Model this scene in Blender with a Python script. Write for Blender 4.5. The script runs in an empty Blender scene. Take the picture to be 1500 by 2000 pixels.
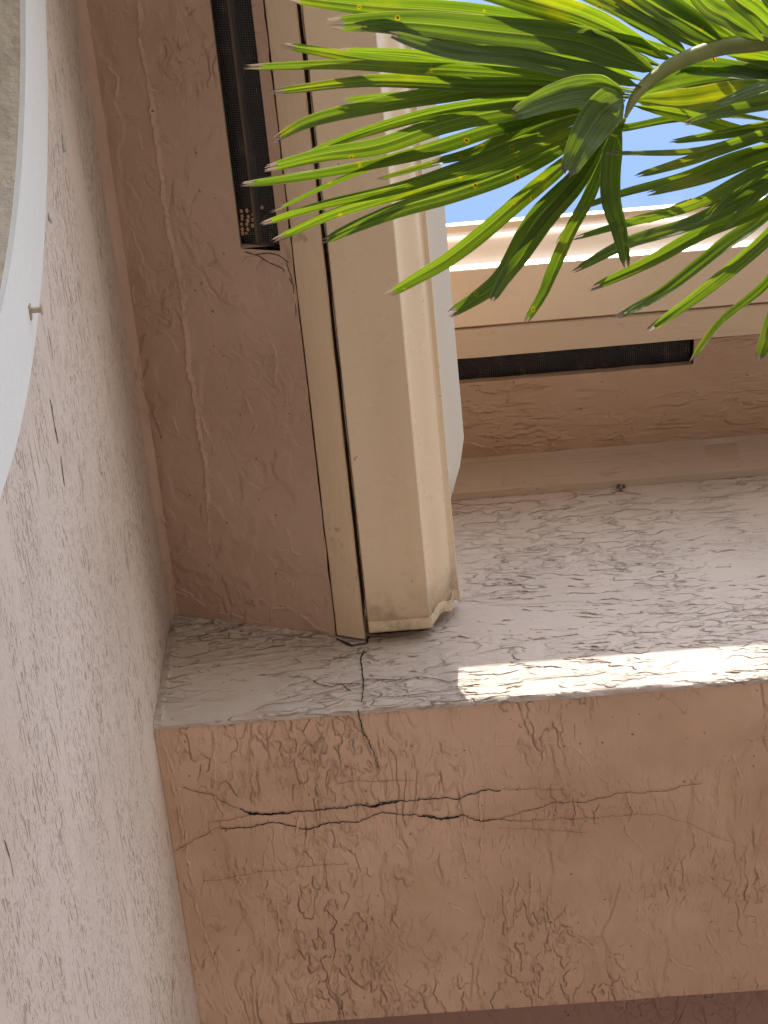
import bpy, bmesh, math, random
import numpy as np
from mathutils import Vector, noise
random.seed(7)
sc = bpy.context.scene
COL = sc.collection

# ------------------------------------------------------------------ camera
FPX, PITCH, ROLL, YAW = 4416.2, 1.09871410, -2.9068e-03, -8.66739e-02
def cam_basis():
    cp, sp = math.cos(PITCH), math.sin(PITCH)
    f = Vector((math.sin(YAW)*cp, math.cos(YAW)*cp, sp))
    r = Vector((math.cos(YAW), -math.sin(YAW), 0)); u = r.cross(f)
    c, s = math.cos(ROLL), math.sin(ROLL)
    return c*r+s*u, -s*r+c*u, f
CA, CB, CC = cam_basis()
cd = bpy.data.cameras.new('camera'); cam = bpy.data.objects.new('camera', cd); COL.objects.link(cam)
cd.sensor_fit = 'HORIZONTAL'; cd.sensor_width = 36.0; cd.lens = FPX/1500*36
cd.clip_start = 0.05; cd.clip_end = 3000
from mathutils import Matrix
cam.matrix_world = Matrix(((CA.x, CB.x, -CC.x, 0), (CA.y, CB.y, -CC.y, 0), (CA.z, CB.z, -CC.z, 0), (0, 0, 0, 1)))
sc.camera = cam

# ------------------------------------------------------------------ light
SUN_TO = Vector((0.025, -0.419, 0.545)).normalized()
ELEV = math.asin(SUN_TO.z); AZ = math.atan2(SUN_TO.x, SUN_TO.y)
sl = bpy.data.lights.new('sun', 'SUN'); sl.energy = 2.0; sl.angle = math.radians(0.5); sl.color = (1.0, 0.91, 0.76)
so = bpy.data.objects.new('sun', sl); COL.objects.link(so)
so.rotation_euler = (-SUN_TO).to_track_quat('-Z', 'Y').to_euler()
w = bpy.data.worlds.new('World'); sc.world = w; w.use_nodes = True
wn = w.node_tree; bg = wn.nodes['Background']; bg.inputs['Strength'].default_value = 0.115
sky = wn.nodes.new('ShaderNodeTexSky'); sky.sky_type = 'NISHITA'; sky.sun_disc = False
sky.sun_elevation = ELEV; sky.sun_rotation = AZ; sky.dust_density = 1.0; sky.ozone_density = 1.0; sky.air_density = 1.0
tc = wn.nodes.new('ShaderNodeTexCoord')
cn = wn.nodes.new('ShaderNodeTexNoise'); cn.inputs['Scale'].default_value = 9.0; cn.inputs['Detail'].default_value = 6; cn.inputs['Roughness'].default_value = .55
wmp = wn.nodes.new('ShaderNodeMapping'); wmp.inputs['Location'].default_value = (.29, .06, .2)
wn.links.new(tc.outputs['Generated'], wmp.inputs['Vector'])
wn.links.new(wmp.outputs['Vector'], cn.inputs['Vector'])
cr = wn.nodes.new('ShaderNodeMapRange'); cr.interpolation_type = 'SMOOTHSTEP'
cr.inputs['From Min'].default_value = .45; cr.inputs['From Max'].default_value = .80; cr.inputs['To Max'].default_value = .62

sz = wn.nodes.new('ShaderNodeSeparateXYZ'); wn.links.new(tc.outputs['Generated'], sz.inputs[0])
hz = wn.nodes.new('ShaderNodeMapRange'); hz.interpolation_type = 'SMOOTHSTEP'
for k_, v_ in (('From Min', .05), ('From Max', .85), ('To Min', .34), ('To Max', 0.0)): hz.inputs[k_].default_value = v_
wn.links.new(sz.outputs[2], hz.inputs['Value'])
ad = wn.nodes.new('ShaderNodeMath'); ad.operation = 'ADD'; wn.links.new(hz.outputs[0], ad.inputs[0]); wn.links.new(cn.outputs['Fac'], ad.inputs[1])
cm = wn.nodes.new('ShaderNodeMix'); cm.data_type = 'RGBA'
wn.links.new(ad.outputs[0], cr.inputs['Value']); cm.inputs['B'].default_value = (7.0, 6.9, 7.1, 1)
wn.links.new(cr.outputs['Result'], cm.inputs['Factor']); wn.links.new(sky.outputs['Color'], cm.inputs['A'])
wn.links.new(cm.outputs['Result'], bg.inputs['Color'])
sc.view_settings.view_transform = 'Standard'; sc.view_settings.look = 'None'
sc.view_settings.gamma = 1; sc.view_settings.exposure = 1.93
sc.cycles.max_bounces = 12; sc.cycles.diffuse_bounces = 6; sc.cycles.transmission_bounces = 6
sc.cycles.transparent_max_bounces = 12

# ------------------------------------------------------------------ helpers
def ray(x, y):
    return CC + CA*((x-750)/FPX) - CB*((y-1000)/FPX)
def on_plane(x, y, n, c):
    d = ray(x, y); return d*(c/d.dot(Vector(n)))
def link(name, me, m=None, parent=None):
    o = bpy.data.objects.new(name, me); COL.objects.link(o)
    if m:
        me.materials.append(m)
    if parent: o.parent = parent
    return o
def obj(name, bm, m, parent=None, smooth=None):
    bmesh.ops.recalc_face_normals(bm, faces=bm.faces[:])
    me = bpy.data.meshes.new(name); bm.to_mesh(me); bm.free()
    if smooth is not None:
        me.shade_smooth(); me.set_sharp_from_angle(angle=math.radians(smooth))
    return link(name, me, m, parent)
def tag(o, label=None, cat=None, group=None, kind=None):
    if label: o['label'] = label
    if cat: o['category'] = cat
    if group: o['group'] = group
    if kind: o['kind'] = kind
    return o
def empty(name, loc=(0, 0, 0)):
    o = bpy.data.objects.new(name, None); o.empty_display_size = .05; COL.objects.link(o); o.location = loc
    return o
def root(name, loc, label, cat, group=None):
    # parts are built in world coordinates; offset children through the parent inverse
    o = empty(name, loc); tag(o, label, cat, group); return o
def settle(r):
    for ch in r.children:
        ch.matrix_parent_inverse = Matrix.Translation(-Vector(r.location))
def box(bm, x0, x1, y0, y1, z0, z1):
    v = [bm.verts.new((x, y, z)) for x in (x0, x1) for y in (y0, y1) for z in (z0, z1)]
    for f in ((0, 1, 3, 2), (4, 6, 7, 5), (0, 4, 5, 1), (2, 3, 7, 6), (0, 2, 6, 4), (1, 5, 7, 3)):
        bm.faces.new([v[i] for i in f])
def sweep(bm, prof, axis, ts, jitter=0, jf=20, closed=False, caps=True, jn=None):
    """extrude profile (a,z) along axis 'x' or 'y' at stations ts, with small organic jitter"""
    rings = []
    for t in ts:
        ring = []
        for k, (a, z) in enumerate(prof):
            da = dz = 0
            if jitter and (jn is None or k in jn):
                q = Vector((t*jf, k*1.7, 3.1)); da = noise.noise(q)*jitter; dz = noise.noise(q+Vector((9, 4, 1)))*jitter
                q = Vector((t*jf*5, k*2.7, 8.1)); da += noise.noise(q)*jitter*.4; dz += noise.noise(q+Vector((9, 4, 1)))*jitter*.4
            p = (t, a+da, z+dz) if axis == 'x' else (a+da, t, z+dz)
            ring.append(bm.verts.new(p))
        rings.append(ring)
    n = len(prof)
    for r0, r1 in zip(rings, rings[1:]):
        for k in range(n if closed else n-1):
            bm.faces.new((r0[k], r0[(k+1) % n], r1[(k+1) % n], r1[k]))
    if closed and caps:
        bm.faces.new(rings[0]); bm.faces.new(rings[-1][::-1])
    return rings
def frange(a, b, s):
    n = max(1, int(round(abs(b-a)/s))); return [a+(b-a)*i/n for i in range(n+1)]
def resample(pts, step, jit=0.0):
    out = [pts[0]]
    for a, b in zip(pts, pts[1:]):
        L = (b-a).length; n = max(1, int(L/step))
        for i in range(1, n+1):
            out.append(a.lerp(b, i/n))
    if jit:
        s = random.random()*50
        out = [p+Vector((noise.noise(p*60+Vector((s, 0, 0))), noise.noise(p*60+Vector((0, s, 5))), noise.noise(p*60+Vector((5, 2, s)))))*jit
                + Vector((random.uniform(-1, 1), random.uniform(-1, 1), random.uniform(-1, 1)))*jit*.3 for p in out]
    return out
def strip(bm, pts, nrm, w0, w1=None, height=0.0, lift=.0004, seed=0):
    """a crack (flat thin ribbon) or, with height, a trowel ridge with a steep and a shallow side"""
    nrm = Vector(nrm).normalized(); n = len(pts); prev = None
    for i, p in enumerate(pts):
        t = (pts[min(i+1, n-1)]-pts[max(i-1, 0)]); t -= nrm*t.dot(nrm)
        if t.length < 1e-9: t = Vector((1, 0, 0))
        t.normalize(); s = nrm.cross(t)
        f = i/(n-1); wdt = (w0+((w1 if w1 is not None else w0)-w0)*f)
        wdt *= .55+.9*abs(noise.noise(Vector((i*.37, seed, 1.3))))+.25*random.random()
        if i in (0, n-1): wdt *= .2
        if height:
            h = height*(.4+.9*abs(noise.noise(Vector((i*.21, seed+4, 2)))))*(0.1 if i in (0, n-1) else 1)
            row = [p-s*wdt*.35-nrm*.0004, p+nrm*h, p+s*wdt*.4+nrm*h*.55, p+s*wdt-nrm*.0004]
        else:
            row = [p-s*wdt*.5+nrm*lift, p+s*wdt*.5+nrm*lift]
        row = [bm.verts.new(q) for q in row]
        if prev:
            for k in range(len(row)-1): bm.faces.new((prev[k], prev[k+1], row[k+1], row[k]))
        prev = row

# ------------------------------------------------------------------ materials
class NT:
    def __init__(s, name):
        s.m = bpy.data.materials.new(name); s.m.use_nodes = True; s.t = s.m.node_tree
        s.b = s.t.nodes['Principled BSDF']; s.out = s.t.nodes['Material Output']
        s.tc = s.t.nodes.new('ShaderNodeTexCoord')
    def n(s, ty, **kw):
        nd = s.t.nodes.new(ty)
        for k, v in kw.items(): setattr(nd, k, v)
        return nd
    def put(s, sock, v):
        if hasattr(v, 'is_linked') or hasattr(v, 'links'): s.t.links.new(v, sock)
        elif isinstance(v, (tuple, list)) and len(v) == 3 and sock.type == 'RGBA': sock.default_value = (*v, 1)
        else: sock.default_value = v
    def vec(s, scale=(1, 1, 1), rot=(0, 0, 0), src='Object', loc=(0, 0, 0)):
        mp = s.n('ShaderNodeMapping'); mp.inputs['Scale'].default_value = scale; mp.inputs['Rotation'].default_value = rot
        mp.inputs['Location'].default_value = loc
        s.t.links.new(s.tc.outputs[src], mp.inputs['Vector']); return mp.outputs['Vector']
    def noise(s, v, scale, detail=2, rough=.5, dist=0.0, col=False):
        nd = s.n('ShaderNodeTexNoise'); s.put(nd.inputs['Vector'], v); s.put(nd.inputs['Scale'], scale)
        nd.inputs['Detail'].default_value = detail; nd.inputs['Roughness'].default_value = rough; nd.inputs['Distortion'].default_value = dist
        return nd.outputs['Color' if col else 'Fac']
    def voro(s, v, scale, feature='F1'):
        nd = s.n('ShaderNodeTexVoronoi', feature=feature); s.put(nd.inputs['Vector'], v); nd.inputs['Scale'].default_value = scale
        return nd.outputs['Distance']
    def math(s, op, a, b=0.0, c=0.0):
        nd = s.n('ShaderNodeMath', operation=op)
        for i, v in enumerate((a, b, c)): s.put(nd.inputs[i], v)
        return nd.outputs[0]
    def ramp(s, v, a, b, lo=0.0, hi=1.0):
        nd = s.n('ShaderNodeMapRange', interpolation_type='SMOOTHSTEP')
        s.put(nd.inputs['Value'], v); s.put(nd.inputs['From Min'], a); s.put(nd.inputs['From Max'], b)
        nd.inputs['To Min'].default_value = lo; nd.inputs['To Max'].default_value = hi; return nd.outputs['Result']
    def mix(s, f, a, b):
        nd = s.n('ShaderNodeMix', data_type='RGBA'); s.put(nd.inputs['Factor'], f); s.put(nd.inputs['A'], a); s.put(nd.inputs['B'], b)
        return nd.outputs['Result']
    def vadd(s, a, b, k=1.0):
        nd = s.n('ShaderNodeVectorMath', operation='MULTIPLY_ADD'); s.put(nd.inputs[0], b); nd.inputs[1].default_value = (k, k, k); s.put(nd.inputs[2], a)
        return nd.outputs[0]
    def bump(s, h, dist, strength=1.0, prev=None):
        nd = s.n('ShaderNodeBump'); s.put(nd.inputs['Height'], h); nd.inputs['Distance'].default_value = dist; nd.inputs['Strength'].default_value = strength
        if prev: s.t.links.new(prev, nd.inputs['Normal'])
        return nd.outputs['Normal']

def stucco(name, base, alt, crev, an=(1, 1, 1), s1=9, s2=22, mask_lo=.42, mask_hi=.6, bumpd=.004, rough=.75, spec=.25, line=.6, loc=(0, 0, 0), fine=.1, specks=True, big=.35, n3k=1.0, worm=0.0, wa=(1, 1, 1), wo=(0, 0), wm=(.49, .64)):
    """trowelled plaster: low terraces with ragged edges over a smooth skim, paint, relief shade painted into the edges"""
    T = NT(name)
    v = T.vec(an, loc=loc); vi = T.vec((1, 1, 1), loc=loc)
    wv = T.vadd(v, T.noise(v, 7, 3, .6, col=True), .10)
    wv = T.vadd(wv, T.noise(v, 45, 2, .6, col=True), .016)
    m = T.ramp(T.noise(vi, 3.2, 3, .6), mask_lo, mask_hi)
    m2 = T.ramp(T.noise(vi, 5.1, 2, .6, 1.5), .45, .62)
    n1 = T.noise(wv, s1, 2, .5); n2 = T.noise(wv, s2, 2.5, .55)
    def terr(n, c, e): return T.ramp(n, c-e*.25, c+e)
    h = T.math('MULTIPLY', terr(n1, .5, .05), big)
    h = T.math('ADD', h, T.math('MULTIPLY', terr(n1, .61, .04), big))
    h2 = T.math('ADD', terr(n2, .46, .05), terr(n2, .57, .04))
    h2 = T.math('MULTIPLY', T.math('MULTIPLY', h2, m), .55)
    n3 = T.noise(wv, s2*2.3, 2, .6)
    h3 = T.math('MULTIPLY', T.math('MULTIPLY', terr(n3, .52, .07), m2), .35*n3k)
    if worm:
        vw = T.vadd(T.vec(wa, loc=loc), T.noise(vi, 30, 2, .6, col=True), .012)
        n4 = T.noise(vw, 38, 2, .55); m4 = T.ramp(T.noise(T.vec((1, .8, 1), loc=(loc[0]+2+wo[0], 3+wo[1], 1)), 5.0, 3, .6), wm[0], wm[1])
        h4 = T.math('MULTIPLY', T.math('MULTIPLY', T.ramp(n4, .47, .55), m4), worm)
        w4 = T.math('MULTIPLY', T.math('MULTIPLY', T.math('SUBTRACT', 1.0, T.ramp(T.math('ABSOLUTE', T.math('SUBTRACT', n4, .47)), 0.0, .02)), m4), T.ramp(T.noise(vi, 24, 2), .46, .62))
        h3 = T.math('ADD', h3, h4)
    und = T.math('MULTIPLY', T.noise(vi, 6, 2), .9)
    grain = T.math('MULTIPLY', T.noise(vi, 420, 2, .6), fine)
    H = h
    for x in (h2, h3, und, grain): H = T.math('ADD', H, x)
    nb = T.bump(H, bumpd)
    # crease shade painted into the ragged trowel edges, as soft light shows little relief
    def edge(n, c, wd):
        d = T.math('ABSOLUTE', T.math('SUBTRACT', n, c)); return T.math('SUBTRACT', 1.0, T.ramp(d, 0.0, wd))
    brk = T.ramp(T.noise(vi, 14, 3, .6), .42, .60)
    e = T.math('MULTIPLY', T.math('MAXIMUM', edge(n2, .455, .010), edge(n2, .565, .008)), m)
    e = T.math('MAXIMUM', e, T.math('MULTIPLY', edge(n1, .495, .005), brk))
    e = T.math('MAXIMUM', e, T.math('MULTIPLY', T.math('MULTIPLY', edge(n3, .51, .014), m2), .7*n3k))
    if worm: e = T.math('MAXIMUM', e, w4)
    e = T.math('MULTIPLY', T.math('MULTIPLY', e, T.ramp(T.noise(vi, 25, 2), .35, .6, .25, 1.0)), line)
    c = T.mix(T.ramp(T.noise(vi, 4.3, 4, .6), .35, .7), base, alt)
    c = T.mix(T.ramp(T.noise(vi, 60, 3, .7), .62, .8, 0, .35), c, alt)
    c = T.mix(e, c, crev)
    if specks:
        sp = T.math('MULTIPLY', T.math('LESS_THAN', T.voro(T.vadd(vi, T.noise(vi, 90, 1, col=True), .006), 55), .09), T.math('GREATER_THAN', T.noise(vi, 30, 1), .56))
        c = T.mix(T.math('MULTIPLY', sp, .7), c, (crev[0]*.5, crev[1]*.5, crev[2]*.5))
    T.put(T.b.inputs['Base Color'], c); T.b.inputs['Roughness'].default_value = rough
    T.b.inputs['Specular IOR Level'].default_value = spec
    T.put(T.b.inputs['Normal'], nb)
    return T.m

M = {}
TAUPE = (.48, .40, .345); TERRA = (.40, .235, .155)
M['face'] = stucco('taupe stucco', TAUPE, (.435, .36, .31), (.16, .115, .09), an=(.45, 1, 1.3), s1=10, s2=27, mask_lo=.45, mask_hi=.60, bumpd=.006, line=.85, n3k=.2, worm=.8, wa=(.5, 1, 1.2), wo=(.3, 0), wm=(.42, .56), rough=.6, spec=.35)
M['under'] = stucco('terracotta stucco', (.63, .43, .325), (.51, .335, .24), (.25, .13, .08), an=(1.5, .55, 1), s1=8, s2=15, mask_lo=.50, mask_hi=.62, bumpd=.006, line=.44, n3k=.6, worm=.85, wa=(1.35, .62, 1), wo=(.13, -.12), loc=(3, 1, 0))
M['soffit'] = stucco('brown soffit stucco', (.49, .345, .26), (.44, .30, .22), (.12, .07, .045), an=(1.2, .8, 1), s1=7, s2=15, mask_lo=.52, mask_hi=.66, bumpd=.005, line=.28, n3k=.3, worm=.18, loc=(1, 5, 0))
M['soffit2'] = stucco('brown upper soffit stucco', (.49, .34, .24), (.44, .30, .21), (.13, .075, .05), an=(.5, 1.6, 1), s1=7, s2=16, mask_lo=.50, mask_hi=.66, bumpd=.005, line=.3, n3k=.4, worm=.4, wa=(.5, 1, 1), loc=(7, 2, 0))
M['frieze'] = stucco('taupe frieze paint', (.44, .345, .27), (.39, .30, .225), (.15, .10, .075), an=(.2, 1, 1.5), s1=5, s2=12, mask_lo=.55, mask_hi=.7, bumpd=.002, line=.3)
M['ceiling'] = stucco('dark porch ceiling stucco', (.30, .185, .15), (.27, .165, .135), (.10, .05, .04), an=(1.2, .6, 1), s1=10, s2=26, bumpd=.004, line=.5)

def wall_mat():
    """side wall: dragged finish, pits and grooves running along the wall"""
    T = NT('dragged taupe stucco')
    v = T.vec((1, .30, 1)); vi = T.vec((1, 1, 1))
    wv = v
    n1 = T.noise(wv, 230, 1.5, .5); n2 = T.noise(wv, 80, 2, .6)
    m = T.ramp(T.noise(T.vec((1, .25, 1)), 12, 3, .6), .32, .58, .12, 1)
    g1 = T.math('MULTIPLY', T.ramp(n1, .60, .67), m)
    g2 = T.math('MULTIPLY', T.ramp(T.noise(T.vec((1, .12, 1)), 150, 1, .5), .66, .70), T.ramp(T.noise(vi, 5, 2), .4, .62))
    pits = T.math('MULTIPLY', T.ramp(T.noise(T.vec((1, .5, 1)), 320, 1, .5), .60, .68), m)
    g = T.math('MINIMUM', T.math('ADD', T.math('ADD', g1, g2), T.math('MULTIPLY', pits, .6)), 1.0)
    ridge = T.math('MULTIPLY', T.ramp(T.noise(T.vec((1, .35, 1), loc=(4, 4, 4)), 200, 2, .7), .58, .75), m)
    H = T.math('ADD', T.math('MULTIPLY', g, -1.0), T.math('MULTIPLY', ridge, .8))
    H = T.math('ADD', H, T.math('MULTIPLY', T.noise(vi, 5, 2), 3.0))
    H = T.math('ADD', H, T.math('MULTIPLY', T.noise(vi, 380, 2), .15))
    c = T.mix(T.ramp(T.noise(vi, 3, 4, .6), .35, .7), (.605, .51, .45), (.54, .445, .38))
    c = T.mix(T.math('MULTIPLY', g, T.ramp(T.noise(vi, 11, 2), .3, .65, .35, .95)), c, (.30, .20, .145))
    c = T.mix(T.math('MULTIPLY', ridge, .5), c, (.78, .72, .66))
    dirt = T.math('MULTIPLY', T.ramp(T.noise(T.vec((1, .2, 1), loc=(2, 2, 2)), 34, 3, .7), .66, .74), T.ramp(T.noise(vi, 3.4, 2), .48, .62))
    c = T.mix(T.math('MULTIPLY', dirt, .25), c, (.10, .085, .07))
    T.put(T.b.inputs['Base Color'], c); T.b.inputs['Roughness'].default_value = .5; T.b.inputs['Specular IOR Level'].default_value = .4
    T.put(T.b.inputs['Normal'], T.bump(H, .0014)); return T.m
M['wall'] = wall_mat()

def metal_paint(name, col, dirtc, rough=.30, specks=.5, dens=26, axis='y'):
    T = NT(name)
    vi = T.vec((1, 1, 1)); vs = T.vec((1, .12, 1) if axis == 'y' else (.12, 1, 1))
    c = T.mix(T.ramp(T.noise(vs, 14, 4, .6), .4, .75, 0, .45), col, dirtc)
    jv = T.vadd(vi, T.noise(vi, 120, 1, col=True), .01)
    sp = T.math('MULTIPLY', T.math('LESS_THAN', T.voro(jv, dens), .045), specks)
    sp2 = T.math('MULTIPLY', T.math('MULTIPLY', T.math('LESS_THAN', T.voro(vi, dens*3.4), .055), T.math('GREATER_THAN', T.noise(vi, 22, 2), .56)), .45)
    c = T.mix(T.math('MAXIMUM', sp, sp2), c, (.07, .05, .04))
    if axis == 'y':
        sy = T.n('ShaderNodeSeparateXYZ'); T.t.links.new(T.tc.outputs['Object'], sy.inputs[0])
        gr = T.math('MULTIPLY', T.ramp(sy.outputs[1], 1.44, 1.535), T.ramp(T.noise(vi, 26, 4, .7), .42, .62))
        c = T.mix(T.math('MULTIPLY', gr, .5), c, (.20, .15, .10))
    T.put(T.b.inputs['Base Color'], c)
    T.put(T.b.inputs['Roughness'], T.ramp(T.noise(vi, 30, 3), .3, .7, rough-.05, rough+.12))
    H = T.math('ADD', T.math('MULTIPLY', T.noise(vs, 7, 2), 1.0), T.math('MULTIPLY', T.noise(vi, 500, 2), .03))
    T.put(T.b.inputs['Normal'], T.bump(H, .0035)); T.b.inputs['Specular IOR Level'].default_value = .5
    return T.m
M['gutter'] = metal_paint('cream painted aluminium', (.69, .55, .39), (.56, .42, .28))
M['guard'] = metal_paint('off white painted flashing', (.62, .58, .53), (.52, .46, .38), rough=.42, specks=.0)
M['guttx'] = metal_paint('cream painted aluminium upper', (.68, .545, .40), (.55, .42, .29), axis='x')

def wood_paint(name, col, dark, axis='y'):
    T = NT(name); vi = T.vec((1, 1, 1)); vs = T.vec((1, .06, 1) if axis == 'y' else (.06, 1, 1))
    g = T.noise(T.vadd(vs, T.noise(vi, 6, 2, col=True), .03), 170, 3, .6)
    c = T.mix(T.ramp(g, .5, .8, 0, .35), col, dark)
    worn = T.math('MULTIPLY', T.ramp(T.noise(vi, 13, 4, .7), .64, .70), T.ramp(T.noise(vi, 40, 2), .3, .5))
    c = T.mix(T.math('MULTIPLY', worn, .55), c, (.33, .23, .16))
    T.put(T.b.inputs['Base Color'], c); T.b.inputs['Roughness'].default_value = .6
    H = T.math('ADD', T.math('MULTIPLY', g, .5), T.math('ADD', T.math('MULTIPLY', T.noise(vi, 18, 3), 1.4), T.math('MULTIPLY', worn, -.6)))
    T.put(T.b.inputs['Normal'], T.bump(H, .0016)); return T.m
M['fascia'] = wood_paint('cream painted wood', (.68, .53, .37), (.54, .40, .27))
M['fasciax'] = wood_paint('cream painted wood upper', (.67, .53, .385), (.54, .41, .29), 'x')
def plain(name, col, rough=.7, bumpd=0, bs=60, spec=.3, metal=0, var=.8):
    T = NT(name); vi = T.vec(); c = T.mix(T.ramp(T.noise(vi, bs*.4, 3), .35, .7), col, tuple(x*var for x in col))
    T.put(T.b.inputs['Base Color'], c); T.b.inputs['Roughness'].default_value = rough; T.b.inputs['Specular IOR Level'].default_value = spec
    T.b.inputs['Metallic'].default_value = metal
    if bumpd: T.put(T.b.inputs['Normal'], T.bump(T.noise(vi, bs, 4), bumpd))
    return T.m
M['crack'] = plain('dark crack and gap shade', (.03, .03, .024), .95, 0, spec=.05)  # cracks, and the painted gap shade under the gutter end
M['hair'] = plain('hairline crack', (.13, .08, .055), .95, 0, spec=.05)
M['void'] = plain('vent cavity black', (.02, .017, .015), .95, spec=.05)
M['batten'] = plain('weathered batten', (.12, .085, .06), .9, .002)
M['trim'] = plain('white textured trim paint', (.70, .69, .665), .42, .0003, 260, spec=.4, var=.96)
M['reveal'] = plain('beige stucco reveal', (.55, .47, .37), .7, .003, 90)
M['putty'] = plain('beige clip', (.45, .36, .27), .6, .001)
M['bareplaster'] = plain('grey bare plaster', (.40, .40, .37), .8, .002, 200)
M['roof'] = plain('terracotta roof tile', (.38, .20, .13), .8, .01, 12)
M['ground'] = plain('pale paving', (.215, .19, .16), .9, .004, 3)
M['bounce_cut'] = plain('dark bounce cut ground', (.13, .085, .055), .95, .02, 40)  # for the unseen ground patch added to weaken bounce light
M['mud'] = plain('dry plaster crumbs', (.42, .27, .16), .9, .003)
def glass():
    T = NT('window glass dark'); T.b.inputs['Base Color'].default_value = (.03, .04, .045, 1); T.b.inputs['Roughness'].default_value = .05
    T.put(T.b.inputs['Normal'], T.bump(T.noise(T.vec(), 3, 1), .002)); return T.m
M['glass'] = glass()
def screen():
    T = NT('black insect screen'); T.t.nodes.remove(T.b)
    v = T.vec()
    d = T.n('ShaderNodeBsdfPrincipled'); d.inputs['Roughness'].default_value = .5
    sx = T.n('ShaderNodeSeparateXYZ'); T.t.links.new(v, sx.inputs[0])
    a = T.math('SINE', T.math('MULTIPLY', sx.outputs[0], 2100.0)); b = T.math('SINE', T.math('MULTIPLY', sx.outputs[1], 2100.0))
    wv = T.ramp(T.math('MAXIMUM', a, b), .2, .8)
    dust = T.noise(T.vec((1, .4, 1)), 60, 4, .7)
    c = T.mix(T.ramp(dust, .5, .75), (.03, .028, .032), (.11, .085, .065)); T.t.links.new(c, d.inputs['Base Color'])
    tr = T.n('ShaderNodeBsdfTransparent'); mx = T.n('ShaderNodeMixShader')
    T.t.links.new(T.ramp(wv, 0, 1, .3, .9), mx.inputs[0]); T.t.links.new(tr.outputs[0], mx.inputs[1]); T.t.links.new(d.outputs[0], mx.inputs[2])
    T.t.links.new(mx.outputs[0], T.out.inputs[0]); return T.m
M['screen'] = screen()
T_VAL = 1.75
def leaf():
    T = NT('palm leaflet'); t = T.t; t.nodes.remove(T.b)
    uv = T.n('ShaderNodeUVMap'); uv.uv_map = 'uv'
    sx = T.n('ShaderNodeSeparateXYZ'); t.links.new(uv.outputs[0], sx.inputs[0]); U, V = sx.outputs[0], sx.outputs[1]
    oi = T.n('ShaderNodeObjectInfo'); rnd = oi.outputs['Random']
    vi = T.vec()
    # veins: dark and pale lengthwise stripes
    fu = T.n('ShaderNodeCombineXYZ'); T.put(fu.inputs[0], T.math('MULTIPLY', U, 16.0)); T.put(fu.inputs[1], T.math('MULTIPLY', V, .7)); T.put(fu.inputs[2], T.math('MULTIPLY', rnd, 30.0))
    st = T.noise(fu.outputs[0], 1.0, 3, .65)
    fu2 = T.n('ShaderNodeCombineXYZ'); T.put(fu2.inputs[0], T.math('MULTIPLY', U, 60.0)); T.put(fu2.inputs[1], T.math('MULTIPLY', V, 1.2)); T.put(fu2.inputs[2], T.math('MULTIPLY', rnd, 30.0))
    st2 = T.noise(fu2.outputs[0], 1.0, 2, .6)
    g = T.mix(T.ramp(st, .35, .65), (.055, .115, .016), (.14, .24, .03))
    g = T.mix(T.ramp(st2, .5, .7, 0, .45), g, (.05, .10, .014))
    g = T.mix(T.ramp(T.noise(vi, 14, 3, .6), .52, .72, 0, .6), g, (.24, .27, .03))
    g = T.mix(T.ramp(rnd, .25, .9, .0, .55), g, (.045, .10, .016))
    mid = T.ramp(T.math('ABSOLUTE', T.math('SUBTRACT', U, .5)), 0.0, .035, 1, 0)
    g = T.mix(T.math('MULTIPLY', mid, .6), g, (.25, .30, .08))
    rim = T.ramp(T.math('ABSOLUTE', T.math('SUBTRACT', U, .5)), .475, .5, 0, .55)
    g = T.mix(rim, g, (.45, .42, .18))
    # leaf spots: yellow halo, brown heart
    vv = T.vadd(vi, T.noise(vi, 60, 2, col=True), .012)
    vd = T.voro(vv, 62); gate = T.math('GREATER_THAN', T.noise(vi, 13, 2), .50)
    g = T.mix(T.math('MULTIPLY', T.ramp(vd, .16, .07, 0, .8) if False else T.math('SUBTRACT', 1.0, T.ramp(vd, .07, .17)), T.math('MULTIPLY', gate, .7)), g, (.42, .36, .03))
    g = T.mix(T.math('MULTIPLY', T.math('LESS_THAN', vd, .065), gate), g, (.06, .02, .008))
    # dry tips
    tip = T.ramp(T.math('ADD', V, T.math('MULTIPLY', T.noise(vi, 70, 2), .04)), .988, 1.0)
    g = T.mix(tip, g, (.17, .14, .10))
    dk = T.mix(.5, g, (.012, .022, .010)); d = T.n('ShaderNodeBsdfPrincipled'); t.links.new(dk, d.inputs['Base Color']); d.inputs['Roughness'].default_value = .32; d.inputs['Specular IOR Level'].default_value = .6
    H = T.math('ADD', st2, T.math('MULTIPLY', st, .8))
    nb = T.bump(H, .0007); t.links.new(nb, d.inputs['Normal'])
    tl = T.n('ShaderNodeBsdfTranslucent')
    hs = T.n('ShaderNodeHueSaturation'); hs.inputs['Hue'].default_value = .474; hs.inputs['Saturation'].default_value = 1.12; hs.inputs['Value'].default_value = T_VAL
    t.links.new(g, hs.inputs['Color']); t.links.new(hs.outputs[0], tl.inputs['Color'])
    mx = T.n('ShaderNodeMixShader'); mx.inputs[0].default_value = .5
    t.links.new(d.outputs[0], mx.inputs[1]); t.links.new(tl.outputs[0], mx.inputs[2]); t.links.new(mx.outputs[0], T.out.inputs[0])
    return T.m
M['leaf'] = leaf()
M['rachis'] = plain('palm stem', (.22, .24, .08), .5, .0008, 120)
M['bark'] = plain('palm trunk', (.25, .21, .16), .9, .01, 20)

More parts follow.
